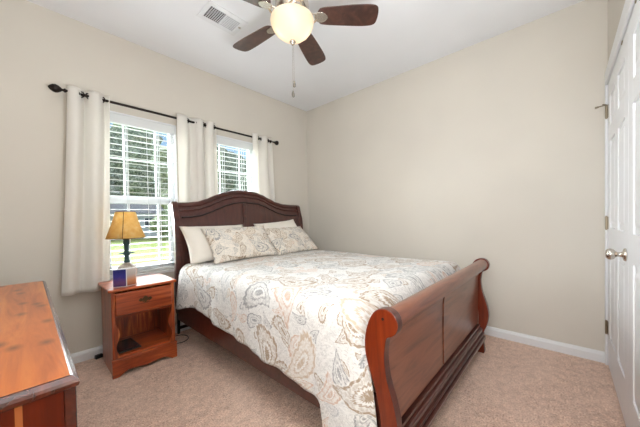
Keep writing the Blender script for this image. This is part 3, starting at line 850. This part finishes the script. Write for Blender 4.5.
b = nb(); cyl(b, (LX, LY, LZ+.35), (LX, LY, LZ+.40), .014, .014); lathe(b, [(.013, .40), (.028, .435), (.03, .46), (.02, .485), (0, .492)], (LX, LY, LZ), n=16); link('bulb', b, mat('frosted_bulb', (240, 238, 230), .3), lm, smooth=True)

# little photo box
m1 = mat('violet_print', (60, 60, 120), .3, coat=.4); v = coords(m1); n1 = noise_(m1, v, 28, 4, .6)
g = N(m1, 'ShaderNodeSeparateXYZ'); L(m1, v, g.inputs[0])
c = ramp(m1, math_(m1, 'ADD', math_(m1, 'MULTIPLY', g.outputs[2], 5.5), math_(m1, 'MULTIPLY', n1, .35)), [(.1, (60, 48, 92)), (.35, (112, 74, 118)), (.6, (58, 58, 140)), (.9, (38, 44, 110))]); base(m1, c)
m2 = mat('sunset_print', (190, 160, 140), .4, coat=.3); v = coords(m2); g = N(m2, 'ShaderNodeSeparateXYZ'); L(m2, v, g.inputs[0])
base(m2, ramp(m2, math_(m2, 'MULTIPLY', g.outputs[2], 7), [(.05, (150, 78, 40)), (.3, (196, 132, 90)), (.6, (178, 168, 162)), (.95, (206, 200, 194))]))
cb = empty('photo_box', (-2.40, -.43, .636), 'small photo box, violet front and sunset side, before the lamp', 'box')
CA, CB, CC = Vector((-2.482, -.430, 0)), Vector((-2.405, -.466, 0)), Vector((-2.338, -.440, 0))
CD = CA + CC - CB
b = nb(); z0, z1 = .636, .768
vs = [b.verts.new((p.x, p.y, z)) for z in (z0, z1) for p in (CA, CB, CC, CD)]
for f in ((3, 2, 1, 0), (4, 5, 6, 7), (0, 1, 5, 4), (1, 2, 6, 5), (2, 3, 7, 6), (3, 0, 4, 7)): b.faces.new([vs[i] for i in f])
link('box_body', b, M_BACK, cb)
def face(A_, B_, name, mt):
    n_ = (B_-A_).cross(Vector((0, 0, 1))).normalized(); b = nb(); e = (B_-A_).normalized()
    q0, q1 = A_+e*.003, B_-e*.003
    vs = [b.verts.new(p) for p in (q0+n_*.0005+Vector((0, 0, z0+.004)), q1+n_*.0005+Vector((0, 0, z0+.004)), q1+n_*.0005+Vector((0, 0, z1-.004)), q0+n_*.0005+Vector((0, 0, z1-.004)))]
    ws = [b.verts.new(v.co + n_*.0012) for v in vs]
    for f in ((0, 1, 2, 3),): b.faces.new([vs[i] for i in f][::-1]); b.faces.new([ws[i] for i in f])
    for i in range(4): b.faces.new((vs[i], vs[(i+1) % 4], ws[(i+1) % 4], ws[i]))
    return link(name, b, mt, cb)
tag(face(CA, CB, 'front_print', m1), 'violet and blue night print'); tag(face(CB, CC, 'side_print', m2), 'tan and orange sunset print')

# black tablet on the shelf
tb = empty('tablet', (-2.40, -.32, .142), 'flat black tablet lying on the nightstand shelf', 'tablet')
b = nb(); rot = Matrix.Rotation(math.radians(4), 3, 'Z'); obox(b, (-2.398, -.335, .149), .145, .24, .012, rot); link('case', b, M_BLACK, tb, bevel=.003)
b = nb(); obox(b, (-2.398, -.335, .1555), .13, .215, .0012, rot); link('screen', b, mat('dark_screen', (8, 9, 12), .12), tb)

# cord and adapter
b = nb(); cp = catmull([(-2.05, -.20, .006), (-2.02, -.26, .006), (-1.96, -.29, .006), (-1.90, -.26, .006), (-1.875, -.19, .006), (-1.90, -.12, .006), (-1.95, -.10, .006), (-2.03, -.09, .006)], 6, False)
tube(b, cp, .0038, 6); tag(link('extension_cord', b, M_BLACK, None, smooth=True, origin=(-1.9, -.2, 0)), 'thin black cord looping on the carpet between nightstand and bed', 'cord')
b = nb(); obox(b, (-2.523, -.045, .015), .05, .03, .03, Matrix.Rotation(math.radians(15), 3, 'Z')); cyl(b, (-2.515, -.040, .014), (-2.50, -.036, .014), .006)
tag(link('power_adapter', b, M_BLACK, None, bevel=.004, origin=(-2.535, -.045, 0)), 'small black power adapter on the carpet by the baseboard', 'adapter')

# ================================================================== DRESSER
EX0, EX1, EY0, EY1, EZ = -3.32, -2.834, -2.135, -.73, .800
ds = empty('dresser', (-3.08, -1.47, 0), 'low cedar dresser with a knotty glossy top at the left', 'dresser')
b = nb()
P1 = [(0, 0), (.006, .010), (.012, .016), (.012, .026), (0, .030)]
box(b, EX0, EX1-.014, EY0+.014, EY1-.014, EZ-.024, EZ); link('top_board', b, M_CEDAR, ds)
def rim(name, offs, m):
    b = nb(); rings = []
    for o_, z in offs:
        rings.append([b.verts.new(p) for p in ((EX0, EY0+.014-o_, z), (EX1-.014+o_, EY0+.014-o_, z), (EX1-.014+o_, EY1-.014+o_, z), (EX0, EY1-.014+o_, z))])
    for p, q_ in zip(rings, rings[1:] + rings[:1]):
        for i in range(3): b.faces.new((p[i], p[i+1], q_[i+1], q_[i]))
    b.faces.new([r[0] for r in rings]); b.faces.new([r[3] for r in rings][::-1])
    return link(name, b, m, ds)
rim('top_moulding', [(0, EZ), (.004, EZ-.001), (.012, EZ-.008), (.014, EZ-.014), (.012, EZ-.022), (.004, EZ-.028), (0, EZ-.028)], M_CEDAR_DARK)
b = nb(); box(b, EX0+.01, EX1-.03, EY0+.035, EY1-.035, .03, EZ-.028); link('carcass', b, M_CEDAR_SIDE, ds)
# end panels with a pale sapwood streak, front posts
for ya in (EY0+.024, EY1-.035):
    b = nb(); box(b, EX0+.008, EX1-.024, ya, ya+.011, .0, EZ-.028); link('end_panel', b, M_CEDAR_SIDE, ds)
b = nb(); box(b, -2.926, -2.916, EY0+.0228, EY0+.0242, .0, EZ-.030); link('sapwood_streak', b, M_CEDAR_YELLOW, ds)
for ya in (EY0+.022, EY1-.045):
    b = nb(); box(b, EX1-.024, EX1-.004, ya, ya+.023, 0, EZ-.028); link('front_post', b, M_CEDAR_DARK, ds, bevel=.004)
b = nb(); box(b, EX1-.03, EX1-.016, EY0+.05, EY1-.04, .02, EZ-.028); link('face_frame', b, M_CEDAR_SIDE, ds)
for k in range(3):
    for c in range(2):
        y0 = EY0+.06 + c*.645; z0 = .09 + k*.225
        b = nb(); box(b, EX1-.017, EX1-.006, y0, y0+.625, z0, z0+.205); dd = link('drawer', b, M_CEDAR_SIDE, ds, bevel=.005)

# ================================================================== CEILING FAN
FX, FY, FZ = -1.685, -1.560, 2.45
fan = empty('ceiling_fan', (FX, FY, H), 'five-blade walnut ceiling fan with a lit frosted glass bowl', 'ceiling fan')
b = nb(); lathe(b, [(0, 0), (.065, 0), (.062, -.03), (.04, -.055), (.016, -.06), (0, -.06)], (FX, FY, H), n=28); link('canopy', b, M_NICKEL, fan, smooth=True)
b = nb(); cyl(b, (FX, FY, H-.05), (FX, FY, H-.16), .012); link('downrod', b, M_NICKEL, fan)
b = nb(); lathe(b, [(0, .16), (.05, .155), (.09, .135), (.108, .10), (.110, .06), (.10, .035), (.085, .022), (.075, 0), (.07, -.005), (0, -.005)], (FX, FY, FZ), n=36); link('motor_housing', b, M_NICKEL, fan, smooth=True)
b = nb(); lathe(b, [(0, .0), (.07, .0), (.08, -.006), (.118, -.010), (.126, -.014), (.126, -.020), (.0, -.020)], (FX, FY, FZ), n=36); link('light_fitter', b, M_NICKEL, fan, smooth=False)
def bowl_mat():
    m = bpy.data.materials.new('lit_frosted_glass'); m.use_nodes = True
    p = m.node_tree.nodes['Principled BSDF']
    p.inputs['Base Color'].default_value = lin((232, 216, 194)); p.inputs['Roughness'].default_value = .35
    lw = N(m, 'ShaderNodeTexNoise'); lw.inputs['Scale'].default_value = 14
    L(m, coords(m), lw.inputs['Vector'])
    c = ramp(m, lw.outputs[0], [(.35, (255, 242, 222)), (.65, (255, 248, 236))])
    L(m, c, p.inputs['Emission Color']); p.inputs['Emission Strength'].default_value = .10
    tr = N(m, 'ShaderNodeBsdfTranslucent'); tr.inputs[0].default_value = lin((255, 240, 220))
    mx = N(m, 'ShaderNodeMixShader'); mx.inputs[0].default_value = .45; out = m.node_tree.nodes['Material Output']
    L(m, p.outputs[0], mx.inputs[1]); L(m, tr.outputs[0], mx.inputs[2]); L(m, mx.outputs[0], out.inputs[0])
    return m
b = nb(); BWL = [(.130, -.012), (.140, -.018), (.1425, -.030), (.139, -.050), (.127, -.078), (.106, -.104), (.080, -.127), (.050, -.146), (.020, -.156), (0, -.157)]
lathe(b, BWL, (FX, FY, FZ), n=40); link('glass_bowl', b, bowl_mat(), fan, smooth=True)
b = nb(); lathe(b, [(0, -.155), (.018, -.156), (.020, -.163), (.012, -.169), (.013, -.175), (.006, -.183), (0, -.185)], (FX, FY, FZ), n=20); link('finial', b, M_NICKEL, fan, smooth=True)
bulbm = mat('glowing_bulb', (255, 240, 215), .4); bulbm.node_tree.nodes['Principled BSDF'].inputs['Emission Color'].default_value = lin((255, 236, 206)); bulbm.node_tree.nodes['Principled BSDF'].inputs['Emission Strength'].default_value = 7
for k in range(2):
    a = PI*k - .73; b = nb()
    mm = bmesh.ops.create_uvsphere(b, u_segments=14, v_segments=10, radius=.024)
    for v in mm['verts']: v.co += Vector((FX+.062*math.cos(a), FY+.062*math.sin(a), FZ-.085))
    link('bulb', b, bulbm, fan, smooth=True)
for k in range(5):
    a = math.radians(-47.7 + 72*k); ca, sa = math.cos(a), math.sin(a)
    rz = Matrix.Rotation(a, 3, 'Z') @ Matrix.Rotation(math.radians(-11), 3, 'X')
    # blade outline in local (r, w)
    out = [(.175, -.040), (.20, -.052), (.30, -.060), (.42, -.066), (.50, -.066), (.540, -.058), (.555, -.040), (.560, 0), (.555, .040), (.540, .058), (.50, .066), (.42, .066), (.30, .060), (.20, .052), (.175, .040), (.165, .02), (.163, 0), (.165, -.02)]
    b = nb(); prism(b, catmull(out, 3), lambda p, t: rz @ Vector((p[0]*1.01, p[1]*1.14, t)) + Vector((FX, FY, FZ)), .006)
    bl = link('blade', b, M_BLADE, fan, bevel=.0015)
    b = nb()
    for s in (-1, 1):
        tube(b, [rz @ Vector(p) + Vector((FX, FY, FZ)) for p in ((.070, s*.012, -.004), (.095, s*.034, -.016), (.125, s*.038, -.014), (.150, s*.026, -.008), (.168, s*.010, -.004))], .0065, 8)
    lf = [(.150, 0), (.158, .024), (.175, .034), (.200, .036), (.222, .028), (.236, .012), (.240, 0), (.236, -.012), (.222, -.028), (.200, -.036), (.175, -.034), (.158, -.024)]
    prism(b, [(p[0]-.005, p[1]) for p in lf], lambda p, t: rz @ Vector((p[0], p[1], -.0085+t)) + Vector((FX, FY, FZ)), .008)
    link('blade_arm', b, M_NICKEL, bl, bevel=.002)
# pull chains
for (dx, dy, zend, ln) in ((.004, -.004, 2.03, .03), (-.002, .002, 1.965, .03)):
    b = nb(); cyl(b, (FX+dx, FY+dy, FZ-.156), (FX+dx, FY+dy, zend), .0012, n=6); ch = link('pull_chain', b, M_NICKEL, fan)
    b = nb(); lathe(b, [(0, .0), (.004, -.002), (.010, -.024), (.009, -.038), (0, -.046)], (FX+dx, FY+dy, zend+.004), n=12); link('pendant', b, mat('pendant_metal', (110, 104, 96), .4, metal=.6), ch, smooth=True)

# ceiling vent
VX0, VX1, VY0, VY1 = -1.955, -1.632, -.965, -.74
vt = empty('ceiling_vent', ((VX0+VX1)/2, (VY0+VY1)/2, H), 'white rectangular ceiling air vent with a louvred grille', 'air vent')
b = nb(); zb = H-.008
box(b, VX0, VX1, VY0, VY0+.04, zb, H); box(b, VX0, VX1, VY1-.04, VY1, zb, H); box(b, VX0, VX0+.035, VY0+.04, VY1-.04, zb, H); box(b, VX1-.04, VX1, VY0+.04, VY1-.04, zb, H)
xm = (VX0+VX1)/2; box(b, xm-.006, xm+.006, VY0+.04, VY1-.04, zb, H)
link('frame', b, M_TRIM, vt, bevel=.003)
b = nb(); box(b, VX0+.035, xm, VY0+.04, VY1-.04, H-.0015, H-.0005); link('duct_shade', b, M_VENTDARK, vt)  # flat dark sheet that paints in the shade of the duct behind the louvres
b = nb(); box(b, xm, VX1-.04, VY0+.04, VY1-.04, H-.0015, H-.0005); link('damper', b, mat('vent_grey', (168, 168, 170), .7), vt)
b = nb()
n = 9
for k in range(n):
    y = VY0+.045 + (VY1-VY0-.09)*k/(n-1)
    obox(b, ((VX0+.035+xm)/2, y, H-.006), xm-VX0-.04, .0022, .004, Matrix.Rotation(math.radians(-30), 3, 'X'))
    obox(b, ((xm+VX1-.04)/2, y, H-.006), VX1-.04-xm-.004, .0075, .006, Matrix.Rotation(math.radians(30), 3, 'X'))
for k in range(1, 8): x = VX0+.035 + (xm-VX0-.035)*k/8; box(b, x-.0012, x+.0012, VY0+.04, VY1-.04, H-.005, H-.002)
link('louvres', b, M_TRIM, vt)
b = nb(); box(b, VX1-.032, VX1-.014, VY0+.085, VY0+.10, zb-.006, zb); link('lever', b, M_NICKEL, vt)
